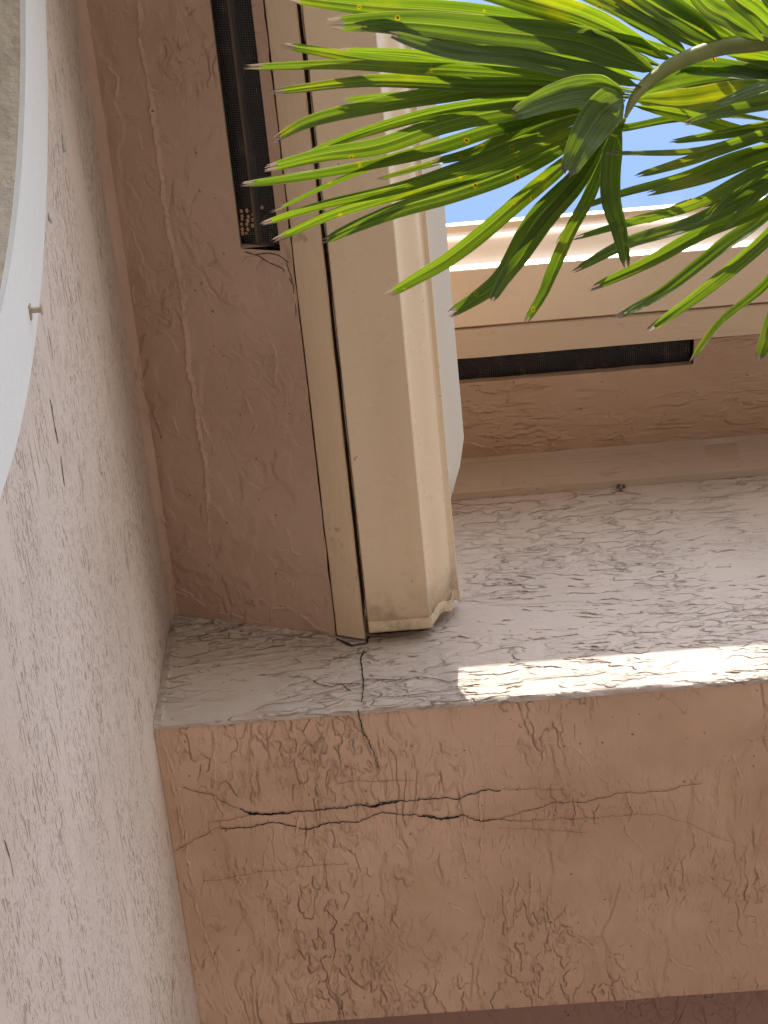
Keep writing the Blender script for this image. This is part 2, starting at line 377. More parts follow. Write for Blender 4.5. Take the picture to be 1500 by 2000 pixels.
# ------------------------------------------------------------------ dimensions (metres; the camera is at the origin, ground 1.5 m below)
GZ = -1.5
XW, Y0, ZB = -.437, 1.55, 2.492
YB = 2.058
TAN = .407
def zl(x): return 2.779-TAN*(x-XW)          # lower soffit height
def zu(y): return 3.18-TAN*(Y0-y)            # upper soffit height
NL = Vector((-TAN, 0, -1)).normalized(); NU = Vector((0, TAN, -1)).normalized()
YF, YN = -.03, Y0

# ground and porch (setting)
bm = bmesh.new(); v = [bm.verts.new(p) for p in ((-600, -600, GZ), (600, -600, GZ), (600, 600, GZ), (-600, 600, GZ))]; bm.faces.new(v)
tag(obj('ground', bm, M['ground']), kind='structure')
bm = bmesh.new(); v = [bm.verts.new(p) for p in ((XW, -1.6, GZ+.02), (1.2, -1.6, GZ+.02), (1.2, 1.45, GZ+.02), (XW, 1.45, GZ+.02))]; bm.faces.new(v)
tag(obj('bounce_cut_patch', bm, M['bounce_cut']), kind='structure')  # unseen dark patch, added to cut the light bounced up from below
bm = bmesh.new(); box(bm, XW+.001, 3.2, YB+.012, 4.0, 2.62, 2.74)
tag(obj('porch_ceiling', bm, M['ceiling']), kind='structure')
bm = bmesh.new(); box(bm, XW+.001, 3.2, 4.0, 4.15, GZ, 2.9)
tag(obj('porch_wall', bm, M['face']), kind='structure')

# ------------------------------------------------------------------ side wall (with an arched opening)
AC = (.075, 1.90); RO, RI = .829, .706
def arch_pts(r, z0=.2, n=64):
    pts = [(AC[0]+r, z0)]
    pts += [(AC[0]+r*math.cos(a), AC[1]+r*math.sin(a)) for a in [math.pi*i/n for i in range(n+1)]]
    pts += [(AC[0]-r, z0)]
    return pts
wl = root('side_wall', (XW, 0, GZ), 'tall taupe dragged stucco wall on the left of the photo, beside the brown eave', 'wall')
bm = bmesh.new()
outer = [(Y, z) for Y, z in arch_pts(RI+.03)]
ring_o = []
for Y, z in outer:                    # push each arch point out to the wall's rectangle
    ring_o.append((Y, z))
ya, yb, ztop = -2.3, 4.0, 2.95
def V(Y, z, x=XW): return bm.verts.new((x, Y, z))
hole = [V(Y, z) for Y, z in outer]
n = len(hole); mid = n//2
cor = [V(yb, .2), V(yb, ztop), V(ya, ztop), V(ya, .2), V(yb, GZ), V(ya, GZ)]
bm.faces.new(hole[:mid+1]+[bm.verts.new((XW, AC[0], ztop)), cor[1], cor[0]])
bmesh.ops.remove_doubles(bm, verts=bm.verts[:], dist=1e-6)
bm.verts.ensure_lookup_table()
topmid = [q for q in bm.verts if abs(q.co.y-AC[0]) < 1e-6 and abs(q.co.z-ztop) < 1e-6][0]
bm.faces.new(hole[mid:]+[cor[3], cor[2], topmid])
bm.faces.new([cor[0], hole[0], hole[-1], cor[3], cor[5], cor[4]])
bmesh.ops.triangulate(bm, faces=bm.faces[:])
obj('wall_face', bm, M['wall'], wl)
bm = bmesh.new(); box(bm, XW-.25, XW-.20, ya, yb, GZ, ztop); obj('wall_core', bm, M['reveal'], wl)
# dark gouges in the finish
bm = bmesh.new()
def wallp(x, y): return on_plane(x, y, (1, 0, 0), XW)
for pts in ([(97, 778), (106, 830), (113, 868)], [(118, 890), (122, 925), (126, 952)]):
    strip(bm, resample([wallp(*p) for p in pts], .003, .0006), (1, 0, 0), .0035, .0035, seed=3)
for pts in ([(258, 1655), (262, 1680)], [(8, 1640), (20, 1680), (26, 1712)], [(338, 1900), (335, 1960)]):
    strip(bm, resample([wallp(*p) for p in pts], .003, .0006), (1, 0, 0), .002, .002, seed=5)
obj('gouge', bm, M['hair'], wl)
bm = bmesh.new()
for x, y, s in ((121, 273, 9), (96, 427, 6), (2, 808, 6)):
    p = wallp(x, y)
    for k in range(5):
        q = p+Vector((.0008, random.uniform(-1, 1)*s*.0010, random.uniform(-1, 1)*s*.0010))
        bmesh.ops.create_icosphere(bm, subdivisions=1, radius=s*.00045*random.uniform(.6, 1.2), matrix=Matrix.Translation(q) @ Matrix.Diagonal((.5, 2.0, .8, 1)))
obj('chipped_spot', bm, M['bareplaster'], wl)
settle(wl)

# arched window: trim band, inner reveal, frame, pane, clip and nail
aw = root('arched_window', (XW, AC[0], .2), 'arched opening with broad white curved trim band in the taupe side wall', 'window')
def band(bm, r0, r1, x0, x1):
    a = arch_pts(r0); b = arch_pts(r1); q = []
    for (ya_, za), (yb_, zb_) in zip(a, b):
        q.append([bm.verts.new((x0, ya_, za)), bm.verts.new((x1, ya_, za)), bm.verts.new((x1, yb_, zb_)), bm.verts.new((x0, yb_, zb_))])
    for r, s in zip(q, q[1:]):
        for k in range(4): bm.faces.new((r[k], r[(k+1) % 4], s[(k+1) % 4], s[k]))
    bm.faces.new(q[0]); bm.faces.new(q[-1])
bm = bmesh.new(); band(bm, RI+.004, RO, XW-.01, XW+.003); o = obj('trim', bm, M['trim'], aw, 30)
bv = o.modifiers.new('b', 'BEVEL'); bv.width = .0012; bv.segments = 2
bm = bmesh.new(); band(bm, RI, RI+.0035, XW-.002, XW+.0045); obj('trim_bead', bm, M['trim'], aw, 30)
bm = bmesh.new(); band(bm, RI-.001, RI+.028, XW-.16, XW-.001); obj('reveal', bm, M['reveal'], aw, 30)
bm = bmesh.new(); band(bm, RI-.05, RI-.005, XW-.155, XW-.12); obj('frame', bm, M['trim'], aw, 30)
bm = bmesh.new(); a = arch_pts(RI-.045); bm.faces.new([bm.verts.new((XW-.14, Y, z)) for Y, z in a])
e = bmesh.ops.extrude_face_region(bm, geom=bm.faces[:]); bmesh.ops.translate(bm, vec=(-.006, 0, 0), verts=[g for g in e['geom'] if isinstance(g, bmesh.types.BMVert)])
obj('pane', bm, M['glass'], aw)
# small H-shaped clip standing on the trim
p = on_plane(57, 602, (1, 0, 0), XW+.003)
bm = bmesh.new()
box(bm, p.x, p.x+.0015, p.y-.004, p.y+.012, p.z-.004, p.z+.004)
box(bm, p.x+.0015, p.x+.012, p.y, p.y+.005, p.z-.002, p.z+.002)
box(bm, p.x+.012, p.x+.0135, p.y-.003, p.y+.007, p.z-.004, p.z+.004)
obj('clip', bm, M['putty'], aw)
settle(aw)

# ------------------------------------------------------------------ stucco beam
X1 = 3.2
bmr = root('stucco_beam', (1.3, Y0, ZB), 'broad stucco beam with taupe front face and cracked terracotta underside', 'beam')
xs = frange(XW+.0005, .62, .003)+frange(.63, X1, .05)
bm = bmesh.new()
prof = [(YB, 3.35), (Y0, 3.35), (Y0, 2.60), (Y0, ZB+.03), (Y0, ZB+.010), (Y0+.0006, ZB+.004), (Y0+.003, ZB+.0005), (Y0+.0075, ZB-.0008), (Y0+.0085, ZB+.003)]
sweep(bm, prof, 'x', xs, jitter=.0016, jf=22, jn={5, 6, 7, 4})
obj('front_face', bm, M['face'], bmr, 40)
bm = bmesh.new()
prof = [(Y0+.006, ZB+.002), (Y0+.012, ZB), (Y0+.05, ZB), (YB-.05, ZB), (YB-.003, ZB), (YB+.001, ZB+.003), (YB+.001, 3.3)]
sweep(bm, prof, 'x', xs, jitter=.0011, jf=18, jn={1, 4, 5})
# trowel ridges that stand on the underside (image traced, laid on its plane)
def up(zx, zy): return on_plane(300+zx/1.25, 1350+zy/1.25, (0, 0, 1), ZB)
NB = Vector((0, 0, -1))
ridges = [[(12, 95), (40, 200), (65, 330), (90, 440), (100, 520), (130, 610), (170, 705), (175, 760)], [(25, 130), (60, 250), (80, 360), (75, 400)],
 [(150, 100), (145, 160), (150, 230)], [(235, 140), (240, 210), (250, 270)], [(435, 60), (420, 110), (400, 200), (405, 270)], [(475, 60), (455, 150), (440, 200)],
 [(420, 100), (380, 180), (350, 190), (370, 230), (350, 330), (345, 380), (390, 420)], [(600, 145), (570, 180), (545, 190)],
 [(780, 160), (830, 130), (900, 130), (960, 160), (1000, 200), (1060, 205)], [(930, 125), (1000, 130), (1040, 150), (1070, 190)],
 [(200, 350), (180, 380), (195, 440), (215, 470)], [(290, 350), (270, 400), (265, 450), (270, 520), (275, 610)],
 [(590, 370), (610, 400), (600, 430), (650, 445), (690, 470), (780, 490)], [(680, 540), (660, 560), (690, 580), (670, 610), (700, 640), (690, 660), (720, 660)],
 [(720, 520), (760, 540), (740, 570), (770, 590), (740, 620), (760, 650)], [(770, 400), (790, 500), (810, 560), (800, 610), (820, 660), (850, 680)],
 [(830, 390), (870, 410), (880, 470), (860, 520), (870, 600), (875, 700)], [(455, 600), (480, 570), (560, 560), (600, 530), (570, 510), (620, 500)],
 [(580, 600), (600, 620), (570, 650), (555, 700)], [(920, 440), (920, 520), (915, 600)], [(940, 450), (955, 520), (960, 600), (985, 680)], [(960, 450), (965, 530)],
 [(1180, 500), (1200, 470), (1260, 460), (1300, 480), (1290, 520)], [(1185, 500), (1180, 570), (1230, 620), (1280, 670), (1350, 690)], [(1350, 590), (1370, 630), (1440, 690)],
 [(1270, 430), (1330, 445), (1385, 478)], [(1450, 390), (1480, 450), (1475, 520), (1440, 490)], [(1030, 600), (1100, 640), (1140, 650)], [(985, 620), (1050, 620), (1100, 600)],
 [(300, 520), (310, 640), (300, 690), (330, 650)], [(470, 700), (480, 750), (560, 765), (600, 760)], [(700, 780), (780, 760), (870, 715), (990, 715)], [(1090, 720), (1120, 740), (1150, 715)],
 [(1370, 190), (1380, 260), (1370, 330)], [(1410, 130), (1425, 190), (1445, 240), (1425, 300)], [(1130, 200), (1170, 290), (1150, 340), (1190, 380)], [(30, 560), (70, 640), (110, 760)],
 [(370, 690), (400, 700), (410, 670)], [(200, 600), (215, 560), (235, 545)], [(440, 660), (430, 700), (400, 770)], [(750, 290), (755, 380), (775, 470)], [(790, 230), (800, 320), (795, 420)]]
for k, r in enumerate(ridges):
    strip(bm, resample([up(*p) for p in r], .0032, .0026), NB, .0036, .0036, height=.0019, seed=k)
obj('underside', bm, M['under'], bmr, 50)
def crack(name, lines, f, nrm, m, parent, wd=.0016, jit=.0016, step=.003):
    bm = bmesh.new()
    for k, L in enumerate(lines):
        w_ = L[0] if isinstance(L[0], float) else 1.0; P = L[1:] if isinstance(L[0], float) else L
        strip(bm, resample([f(*p) for p in P], step, jit), nrm, wd*w_, wd*w_*.8, seed=k*3+1, lift=.0006)
    # jitter must not sink the ribbon into the wall: flatten along the normal
    nn = Vector(nrm).normalized(); p0 = f(*( (lines[0][1:] if isinstance(lines[0][0], float) else lines[0])[0])).dot(nn)+(.0018 if parent is bmr else .0006)
    for v_ in bm.verts: v_.co += nn*(p0-v_.co.dot(nn))
    return obj(name, bm, m, parent)
crack('wide_crack', [[1.0, (205, 285), (240, 300), (300, 298), (370, 290), (440, 282), (540, 277), (600, 268), (680, 258), (740, 262), (800, 243), (850, 238)],
  [2.2, (226, 295), (240, 299), (262, 300)], [1.5, (262, 300), (300, 298), (330, 295)], [1.5, (650, 303), (700, 307), (750, 304)], [1.5, (530, 278), (560, 275), (600, 268)],
  [.9, (165, 330), (215, 332), (270, 322), (320, 322), (370, 334), (440, 318), (500, 317), (555, 296), (620, 300), (700, 307), (760, 303), (800, 315), (840, 312)],
  [.8, (500, 42), (510, 95), (530, 135), (540, 160), (548, 190)]], up, NB, M['crack'], bmr, .0019, .0034, .0020)
crack('hairline_crack', [[1.0, (75, 235), (150, 255), (205, 285)], [.8, (240, 300), (195, 310), (130, 318)], [.8, (50, 390), (100, 360), (165, 330)],
  [1.0, (840, 312), (900, 295), (980, 270), (1050, 272), (1130, 250), (1240, 240), (1340, 222)], [.7, (840, 312), (930, 315), (1040, 308), (1150, 300), (1230, 297)],
  [.6, (120, 462), (200, 450), (280, 438), (380, 425), (480, 418)], [.6, (450, 222), (560, 216), (640, 216)], [.6, (850, 238), (920, 236), (1010, 240)], [.5, (1230, 297), (1330, 330), (1420, 372)],
  [.5, (840, 330), (960, 338), (1060, 345)]], up, NB, M['hair'], bmr, .0011, .0032)
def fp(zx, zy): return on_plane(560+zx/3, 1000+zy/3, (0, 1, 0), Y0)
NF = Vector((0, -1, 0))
crack('face_crack_and_gap_shade', [[.8, (455, 985), (560, 988), (680, 990), (780, 972), (880, 985), (950, 1002), (1030, 985), (1120, 990)],
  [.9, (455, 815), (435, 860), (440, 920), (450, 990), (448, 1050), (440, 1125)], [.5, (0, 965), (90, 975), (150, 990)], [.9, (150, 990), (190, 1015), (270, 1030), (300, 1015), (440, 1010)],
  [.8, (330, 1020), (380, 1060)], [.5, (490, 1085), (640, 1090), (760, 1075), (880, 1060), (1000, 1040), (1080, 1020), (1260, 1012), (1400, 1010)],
  [.5, (-160, 955), (-100, 960), (0, 945)], [2.0, (290, 745), (320, 762), (350, 775), (380, 790), (430, 780), (470, 775), (478, 730)], [.5, (400, 1045), (470, 1045)], [2.2, (480, 716), (560, 716), (650, 708), (760, 698), (852, 686)]], fp, NF, M['crack'], bmr, .0022, .0012)  # last ribbon paints the gap shadow below the gutter end as dark colour
# ledge-like trowel lines on the front face
bm = bmesh.new()
rs = random.Random(11)
for k in range(150):
    x = rs.uniform(900, 1560); y = 1050+240*rs.random()**.8+ (0 if rs.random() < .6 else rs.uniform(0, 90))-(x-900)*.06
    L = rs.uniform(25, 150); n_ = max(2, int(L/18)); pts = []
    yy = y
    for i in range(n_+1):
        yy += rs.uniform(-3.5, 3.2); pts.append((x+L*i/n_, yy))
    P = resample([on_plane(a, b, (0, 1, 0), Y0) for a, b in pts], .003, .0022)
    strip(bm, P, NF, .0026, .0026, height=.0010, seed=k+60)
for k in range(40):
    x = rs.uniform(350, 880); y = rs.uniform(1270, 1370)-(x-350)*.06; L = rs.uniform(15, 60)
    P = resample([on_plane(x+L*i/3, y+rs.uniform(-4, 4), (0, 1, 0), Y0) for i in range(4)], .003, .003)
    strip(bm, P, NF, .0028, .0028, height=.0011, seed=k+260)
for k, (dz, w_, h_) in enumerate(((-.004, .016, .006), (-.020, .012, .0035), (-.034, .010, .002))):
    P = [Vector((x, Y0, 2.779-.407*(x-XW)+dz+noise.noise(Vector((x*22, k*3, 0)))*.006)) for x in frange(XW+.002, -.205-.03*k, .003)]
    strip(bm, P, NF, w_, w_, height=h_, seed=k+400)
strip(bm, [Vector((XW+.010+noise.noise(Vector((z*25, 1, 1)))*.004, Y0, z)) for z in frange(2.50, 2.765, .003)], NF, .012, .008, height=.004, seed=420)
obj('trowel_ridges', bm, M['face'], bmr, 50)
settle(bmr)

# ------------------------------------------------------------------ lower eave (left)
le = root('lower_eave', (XW, 0, 2.78), 'lower eave on the left, brown soffit with long black vent beside cream fascia', 'eave', 'roof eaves with soffit vents')
SX = -.2015                                # outer edge of soffit, thin gap before the fascia
VX0, VX1, VY = -.2675, -.216, .988
bm = bmesh.new()
def sp(x, y, d=0): return Vector((x, y, zl(x)+d))
def edge_j(x, y, a=.0012): return x+noise.noise(Vector((y*30, x*9, 2)))*a+noise.noise(Vector((y*120, x*9, 5)))*a*.6
ys = frange(YF, VY, .006)
ysb = frange(VY, YN, .006)
def quadrow(xa, xb, yl, ja=0, jb=0, T=.014):
    prev = None
    for y in yl:
        a = xa+(edge_j(xa, y)-xa if ja else 0); b = xb+(edge_j(xb, y)-xb if jb else 0)
        row = [bm.verts.new(sp(a, y, T)), bm.verts.new(sp(a, y)), bm.verts.new(sp(b, y)), bm.verts.new(sp(b, y, T))]
        if prev:
            for k in range(3): bm.faces.new((prev[k], prev[k+1], row[k+1], row[k]))
        prev = row
quadrow(XW+.0005, VX0, ys); quadrow(VX1, SX, ys, 0, 1); quadrow(XW+.0005, VX0, ysb)
quadrow(VX0, SX, ysb, 0, 1)
box(bm, VX0, VX1, VY-.0008, VY-.0001, zl(VX0)-.0, zl(VX0)+.014)
def lp(x, y): d = ray(x, y); return d*((2.779+TAN*XW)/(d.dot(Vector((TAN, 0, 1)))))
def z2(l): return [(a/2, b/2) for a, b in l]
rl = [z2([(540, 0), (545, 150), (560, 240), (580, 330), (600, 500), (625, 680), (650, 870), (680, 1000), (700, 1090), (715, 1250), (735, 1440), (760, 1580), (775, 1700), (800, 1800), (810, 1990)]),
 z2([(290, 0), (320, 130), (345, 270), (365, 440), (390, 560), (385, 620)]), z2([(455, 980), (470, 1060), (490, 1180), (520, 1300), (500, 1420), (530, 1560)]),
 z2([(400, 470), (460, 455), (520, 445), (560, 470)]), z2([(590, 345), (640, 320), (690, 300)]), z2([(520, 1010), (590, 1045), (660, 1050), (700, 1080)]),
 z2([(520, 1060), (515, 1130), (530, 1195), (590, 1170), (560, 1140)]), z2([(700, 1090), (760, 1080), (800, 1050), (860, 1020)]), z2([(690, 1100), (670, 1130)]),
 z2([(540, 500), (545, 560), (560, 610)]), z2([(720, 1560), (780, 1600), (800, 1680), (840, 1760)]), z2([(675, 1620), (700, 1700), (760, 1750)]),
 [(405, 995), (408, 1050), (412, 1075), (408, 1100)], [(310, 1095), (330, 1120), (350, 1150), (380, 1165)], [(560, 1030), (575, 1090), (570, 1150)], [(530, 1070), (560, 1075), (590, 1085)],
 [(475, 505), (520, 510), (555, 520), (570, 560), (575, 600)], [(520, 640), (540, 700), (535, 760)], [(440, 760), (480, 780), (500, 830), (480, 870)], [(300, 820), (340, 850), (370, 855)],
 [(300, 640), (330, 655), (350, 690)], [(480, 940), (510, 960), (540, 950)], [(210, 130), (230, 150), (225, 190)], [(290, 175), (320, 180), (350, 175)]]
off = [(230, 10), (330, 40), (410, 90), (440, 125), (560, 140), (650, 165), (720, 185)], [(760, 180), (770, 110), (850, 100), (950, 160), (1000, 210), (1090, 240)]
rl += [[(250+a/2.727, 1150+b/2.727) for a, b in o_] for o_ in off]
for k, r in enumerate(rl):
    strip(bm, resample([lp(*p) for p in r], .003, .0022), NL, .008 if k < 3 else .0036, .007 if k < 3 else .0036, height=.0042 if k < 3 else .0018, seed=k+20)
rs = random.Random(5)
for k in range(110):
    x = rs.uniform(170, 560); y = rs.uniform(0, 1200)
    if x < 165+y*.13+15 or x > 400+y*.1 and y < 500: continue
    a = rs.uniform(0, 6.28); L = rs.uniform(6, 26); P = []
    for i in range(4):
        P.append((x, y)); x += math.cos(a)*L/3; y += math.sin(a)*L/3; a += rs.uniform(-.9, .9)
    strip(bm, resample([lp(*p) for p in P], .0025, .0012), NL, .0022, .0022, height=.0009, seed=k+90)
# built-up bead of plaster along the wall corner
sweep(bm, [(XW, zl(XW)-.010), (XW+.004, zl(XW)-.0085), (XW+.007, zl(XW)-.0065), (XW+.012, zl(XW+.012)-.0003)], 'y', frange(YF, YN, .006), jitter=.0022, jf=9, jn={1, 2})
obj('soffit', bm, M['soffit'], le, 50)
crack('soffit_crack', [[1.2, (222, 612), (230, 660), (238, 710), (248, 775), (250, 790), (262, 850), (268, 900)]], lp, NL, M['crack'], le, .0015, .0014)
crack('soffit_crack', [[.9, (478, 492), (500, 498), (525, 494), (545, 500), (566, 512)], [.7, (560, 508), (574, 560), (578, 620)],
   [.8, (500, 496), (535, 517), (560, 530), (571, 556)]], lp, NL, M['crack'], le, .0015, .0014)
# vent: cavity, batten, screen with crumbs of plaster lying on it
vt = bpy.data.objects.new('soffit_vent', None); COL.objects.link(vt); vt.parent = le
bm = bmesh.new()
zc = zl(VX0)+.0145
vv = [(VX0, zl(VX0)+.0142), (VX0, zc+.09), (VX1, zc+.09), (VX1, zl(VX1)+.0142)]
sweep(bm, vv, 'y', [YF, VY-.0002]); f4 = [bm.verts.new((a, VY-.0003, z)) for a, z in vv]; bm.faces.new(f4)
obj('cavity', bm, M['void'], vt)
bm = bmesh.new(); box(bm, -.2475, -.2395, YF, VY-.004, zl(-.243)+.014, zl(-.243)+.045); obj('batten', bm, M['batten'], vt)
bm = bmesh.new()
a, b = sp(VX0-.004, 0, .0146), sp(VX1+.004, 0, .0146)
prev = None
for y in frange(YF, VY+.003, .02):
    row = [bm.verts.new((a.x, y, a.z)), bm.verts.new(((a.x+b.x)/2, y, (a.z+b.z)/2-.0012)), bm.verts.new((b.x, y, b.z))]
    if prev: [bm.faces.new((prev[k], prev[k+1], row[k+1], row[k])) for k in range(2)]
    prev = row
sc_ = obj('screen', bm, M['screen'], vt)
bm = bmesh.new()
for (x, y) in [(473+i*10+rs.uniform(-2, 2), 412+j*9+rs.uniform(-2, 2)) for i in range(3) for j in range(6)]+[(512, 405), (516, 410)]:
    if x > 492 and y > 445 or rs.random() < .12: continue
    d = ray(x, y); q = d*((2.779+TAN*XW+.0135)/(d.dot(Vector((TAN, 0, 1)))))
    bmesh.ops.create_icosphere(bm, subdivisions=1, radius=rs.uniform(.0018, .0028), matrix=Matrix.Translation(q) @ Matrix.Diagonal((1, 1.2, .3, 1)))
for v_ in bm.verts: v_.co += Vector((rs.uniform(-1, 1), rs.uniform(-1, 1), 0))*.0006
obj('plaster_crumb', bm, M['mud'], vt)
# fascia board: square cut to the slope
FX0, FX1 = -.1995, -.1606
bm = bmesh.new()
prof = [(FX0, 2.95), (FX0, 2.682), (FX0+.002, 2.6795), (FX1-.002, 2.6640), (FX1, 2.6655), (FX1, 2.93)]
sweep(bm, prof, 'y', frange(YF, YN-.004, .012), jitter=.0006, jf=14, closed=True, jn={1, 2, 3, 4})
obj('fascia_board', bm, M['fascia'], le, 40)
bm = bmesh.new(); box(bm, FX1+.0002, -.1475, YF, YN-.003, 2.7455, 2.7470); obj('gap_sun_stop', bm, M['guard'], le)  # unseen strip added to keep sun out of the fascia gap
# roof over it
bm = bmesh.new()
sweep(bm, [(-.17, 2.80+.06), (-.12, 2.845), (-.12, 2.865), (-2.6, 2.865+2.48*TAN), (-2.6, 2.80+2.48*TAN), (-.19, 2.81)], 'y', [YF, YN], closed=True)
obj('roof', bm, M['roof'], le)
settle(le)

# ------------------------------------------------------------------ K-style gutters
KP = [(0, .088), (0, .001), (.001, 0), (.0828, 0), (.0840, .0010), (.0846, .010), (.0862, .018), (.0900, .027), (.0955, .034), (.1015, .0395), (.1075, .0455), (.1120, .053), (.1140, .062), (.1150, .069),
      (.1180, .0712), (.1235, .0722), (.1240, .0735), (.1240, .0845), (.1230, .0862), (.1170, .0862)]
def gutter_mesh(bm, axis, org, z, ts, sgn, wob=.0006):
    prof = [(org+sgn*u, z+h) for u, h in KP]
    return sweep(bm, prof, axis, ts, jitter=wob, jf=3, jn=set(range(2, 15)))
def solid(o, t=.0009):
    s = o.modifiers.new('sheet', 'SOLIDIFY'); s.thickness = t; s.offset = 0
GX, GZ0 = -.1535, 2.657
gl = root('rain_gutter', (GX, Y0, GZ0), 'nearer cream gutter whose crimped end cap meets the taupe beam', 'gutter', 'roof rain gutters')
bm = bmesh.new(); gutter_mesh(bm, 'y', GX, GZ0, frange(YF, 1.527, .05), 1); o = obj('trough', bm, M['gutter'], gl, 28); solid(o)
# end cap with a crimped flange lapping over the trough
bm = bmesh.new()
rings = []
for k, y in enumerate((1.516, 1.5165, 1.522, 1.529, 1.5325)):
    ring = []
    for i, (u, h) in enumerate(KP):
        dx, dz = 0, -.0012
        if i > 3:
            dx, dz = .0012, -.0006
            wv = math.sin(i*1.9)*.5+noise.noise(Vector((i*1.3, 0, 0)))
            if k > 0: dx += .0012*wv*(k/2); dz -= .0010*abs(wv)
        yy = y + (0 if i < 4 else .0035*math.sin(i*1.25+.4)+.002)
        if k == 0: dx *= .3; dz *= .3
        ring.append(bm.verts.new((GX+u+dx, yy, GZ0+h+dz)))
    rings.append(ring)
for r0, r1 in zip(rings, rings[1:]):
    for i in range(len(KP)-1): bm.faces.new((r0[i], r0[i+1], r1[i+1], r1[i]))
o = obj('end_cap', bm, M['gutter'], gl, 30); solid(o, .0011)
bm = bmesh.new(); bm.faces.new([bm.verts.new((GX+u*.995, 1.5245, GZ0+h*.99+.0006)) for u, h in KP])
o = obj('end_plate', bm, M['gutter'], gl); solid(o)
# splash guard above the outer lip, chamfered end
bm = bmesh.new()
xi, zi, xo, zo = GX+.1225, GZ0+.0868, -.0055, 2.770
prev = None
for y in frange(YF, 1.300, .05)+[1.306, 1.3440, 1.384]:
    f = 1 if y <= 1.306 else (.66 if y < 1.36 else .03)
    wv = noise.noise(Vector((y*2.5, 1, 1)))*.0012
    row = [bm.verts.new((xi-.004, y, zi+.001)), bm.verts.new((xi, y, zi)), bm.verts.new((xi+(xo-xi)*f+wv, y, zi+(zo-zi)*f)), bm.verts.new((xi+(xo-xi)*f+wv-.001, y, zi+(zo-zi)*f+.003*f))]
    if prev: [bm.faces.new((prev[k], prev[k+1], row[k+1], row[k])) for k in range(3)]
    prev = row
o = obj('splash_guard', bm, M['guard'], gl, 30); solid(o)
settle(gl)

UZ, UY = 3.060, 1.2655
gu = root('rain_gutter', (1.3, UY, UZ), 'farther sunlit cream gutter crossing behind the palm leaflets, directly under the sky', 'gutter', 'roof rain gutters')
bm = bmesh.new(); gutter_mesh(bm, 'x', UY, UZ, frange(-1.2, X1, .06), -1.05); o = obj('trough', bm, M['guttx'], gu, 28); solid(o)
settle(gu)

# ------------------------------------------------------------------ upper eave (right, beyond)
ue = root('upper_eave', (1.3, Y0, 3.18), 'higher eave on the right, brown soffit with a short black vent slot', 'eave', 'roof eaves with soffit vents')
NUY0, UVY1, UVX = 1.3285, 1.3770, .345
bm = bmesh.new()
def us(x, y, d=0): return Vector((x, y, zu(y)+d))
xl = frange(-1.2, UVX, .01); xr = frange(UVX, .7, .01)+frange(.75, X1, .1)
def row_u(xsl, ya_, yb_, ja=0, jb=0, T=.014):
    prev = None
    for x in xsl:
        a = ya_+(noise.noise(Vector((x*25, 1, 7)))*.0012+noise.noise(Vector((x*110, 1, 7)))*.0008 if ja else 0); b = yb_
        row = [bm.verts.new(us(x, a, T)), bm.verts.new(us(x, a)), bm.verts.new(us(x, b)), bm.verts.new(us(x, b, T))]
        if prev:
            for k in range(3): bm.faces.new((prev[k], prev[k+1], row[k+1], row[k]))
        prev = row
row_u(xl, UVY1, Y0, 1); row_u(xr, NUY0, Y0, 1)
f4 = [bm.verts.new(p) for p in (us(UVX, NUY0), us(UVX, UVY1), us(UVX, UVY1, .014), us(UVX, NUY0, .014))]; bm.faces.new(f4)
def uup(x, y): d = ray(x, y); return d*((3.18-TAN*Y0)/d.dot(Vector((0, -TAN, 1))))
rs = random.Random(8)
for k in range(70):
    x = rs.uniform(900, 1500); y = rs.uniform(755, 900); a = rs.choice((0, 3.14))+rs.uniform(-.7, .5); L = rs.uniform(8, 60); P = []
    for i in range(5):
        P.append((x, y)); x += math.cos(a)*L/4; y += math.sin(a)*L/4; a += rs.uniform(-.6, .6)
    strip(bm, resample([uup(*p) for p in P], .003, .0018), NU, .0026, .0026, height=.0011, seed=k+190)
for k, P in enumerate([[(905, 850), (920, 800), (945, 808), (960, 825), (990, 830), (1000, 815)], [(900, 862), (960, 875), (1000, 905), (1010, 915)], [(1170, 870), (1200, 850), (1215, 845), (1230, 870), (1290, 885)]]):
    strip(bm, resample([uup(*p) for p in P], .003, .0018), NU, .003, .003, height=.0016, seed=k+290)
obj('soffit', bm, M['soffit2'], ue, 50)
bm = bmesh.new()
sweep(bm, [(NUY0, zu(NUY0)+.0005), (NUY0, 3.20), (UVY1, 3.20), (UVY1, zu(UVY1)+.0142)], 'x', [-1.2, UVX-.0002]); bm.faces.new([bm.verts.new((UVX-.0003, y, z)) for y, z in ((NUY0, zu(NUY0)), (NUY0, 3.2), (UVY1, 3.2), (UVY1, zu(UVY1)))])
vt = bpy.data.objects.new('soffit_vent', None); COL.objects.link(vt); vt.parent = ue
obj('cavity', bm, M['void'], vt)
bm = bmesh.new(); prev = None
for x in frange(-1.2, UVX-.004, .02):
    s_ = noise.noise(Vector((x*20, 0, 0)))*.0008
    row = [bm.verts.new(us(x, NUY0+.0005, .009+s_)), bm.verts.new(us(x, UVY1+.003, .0146))]
    if prev: bm.faces.new((prev[0], prev[1], row[1], row[0]))
    prev = row
obj('screen', bm, M['screen'], vt)
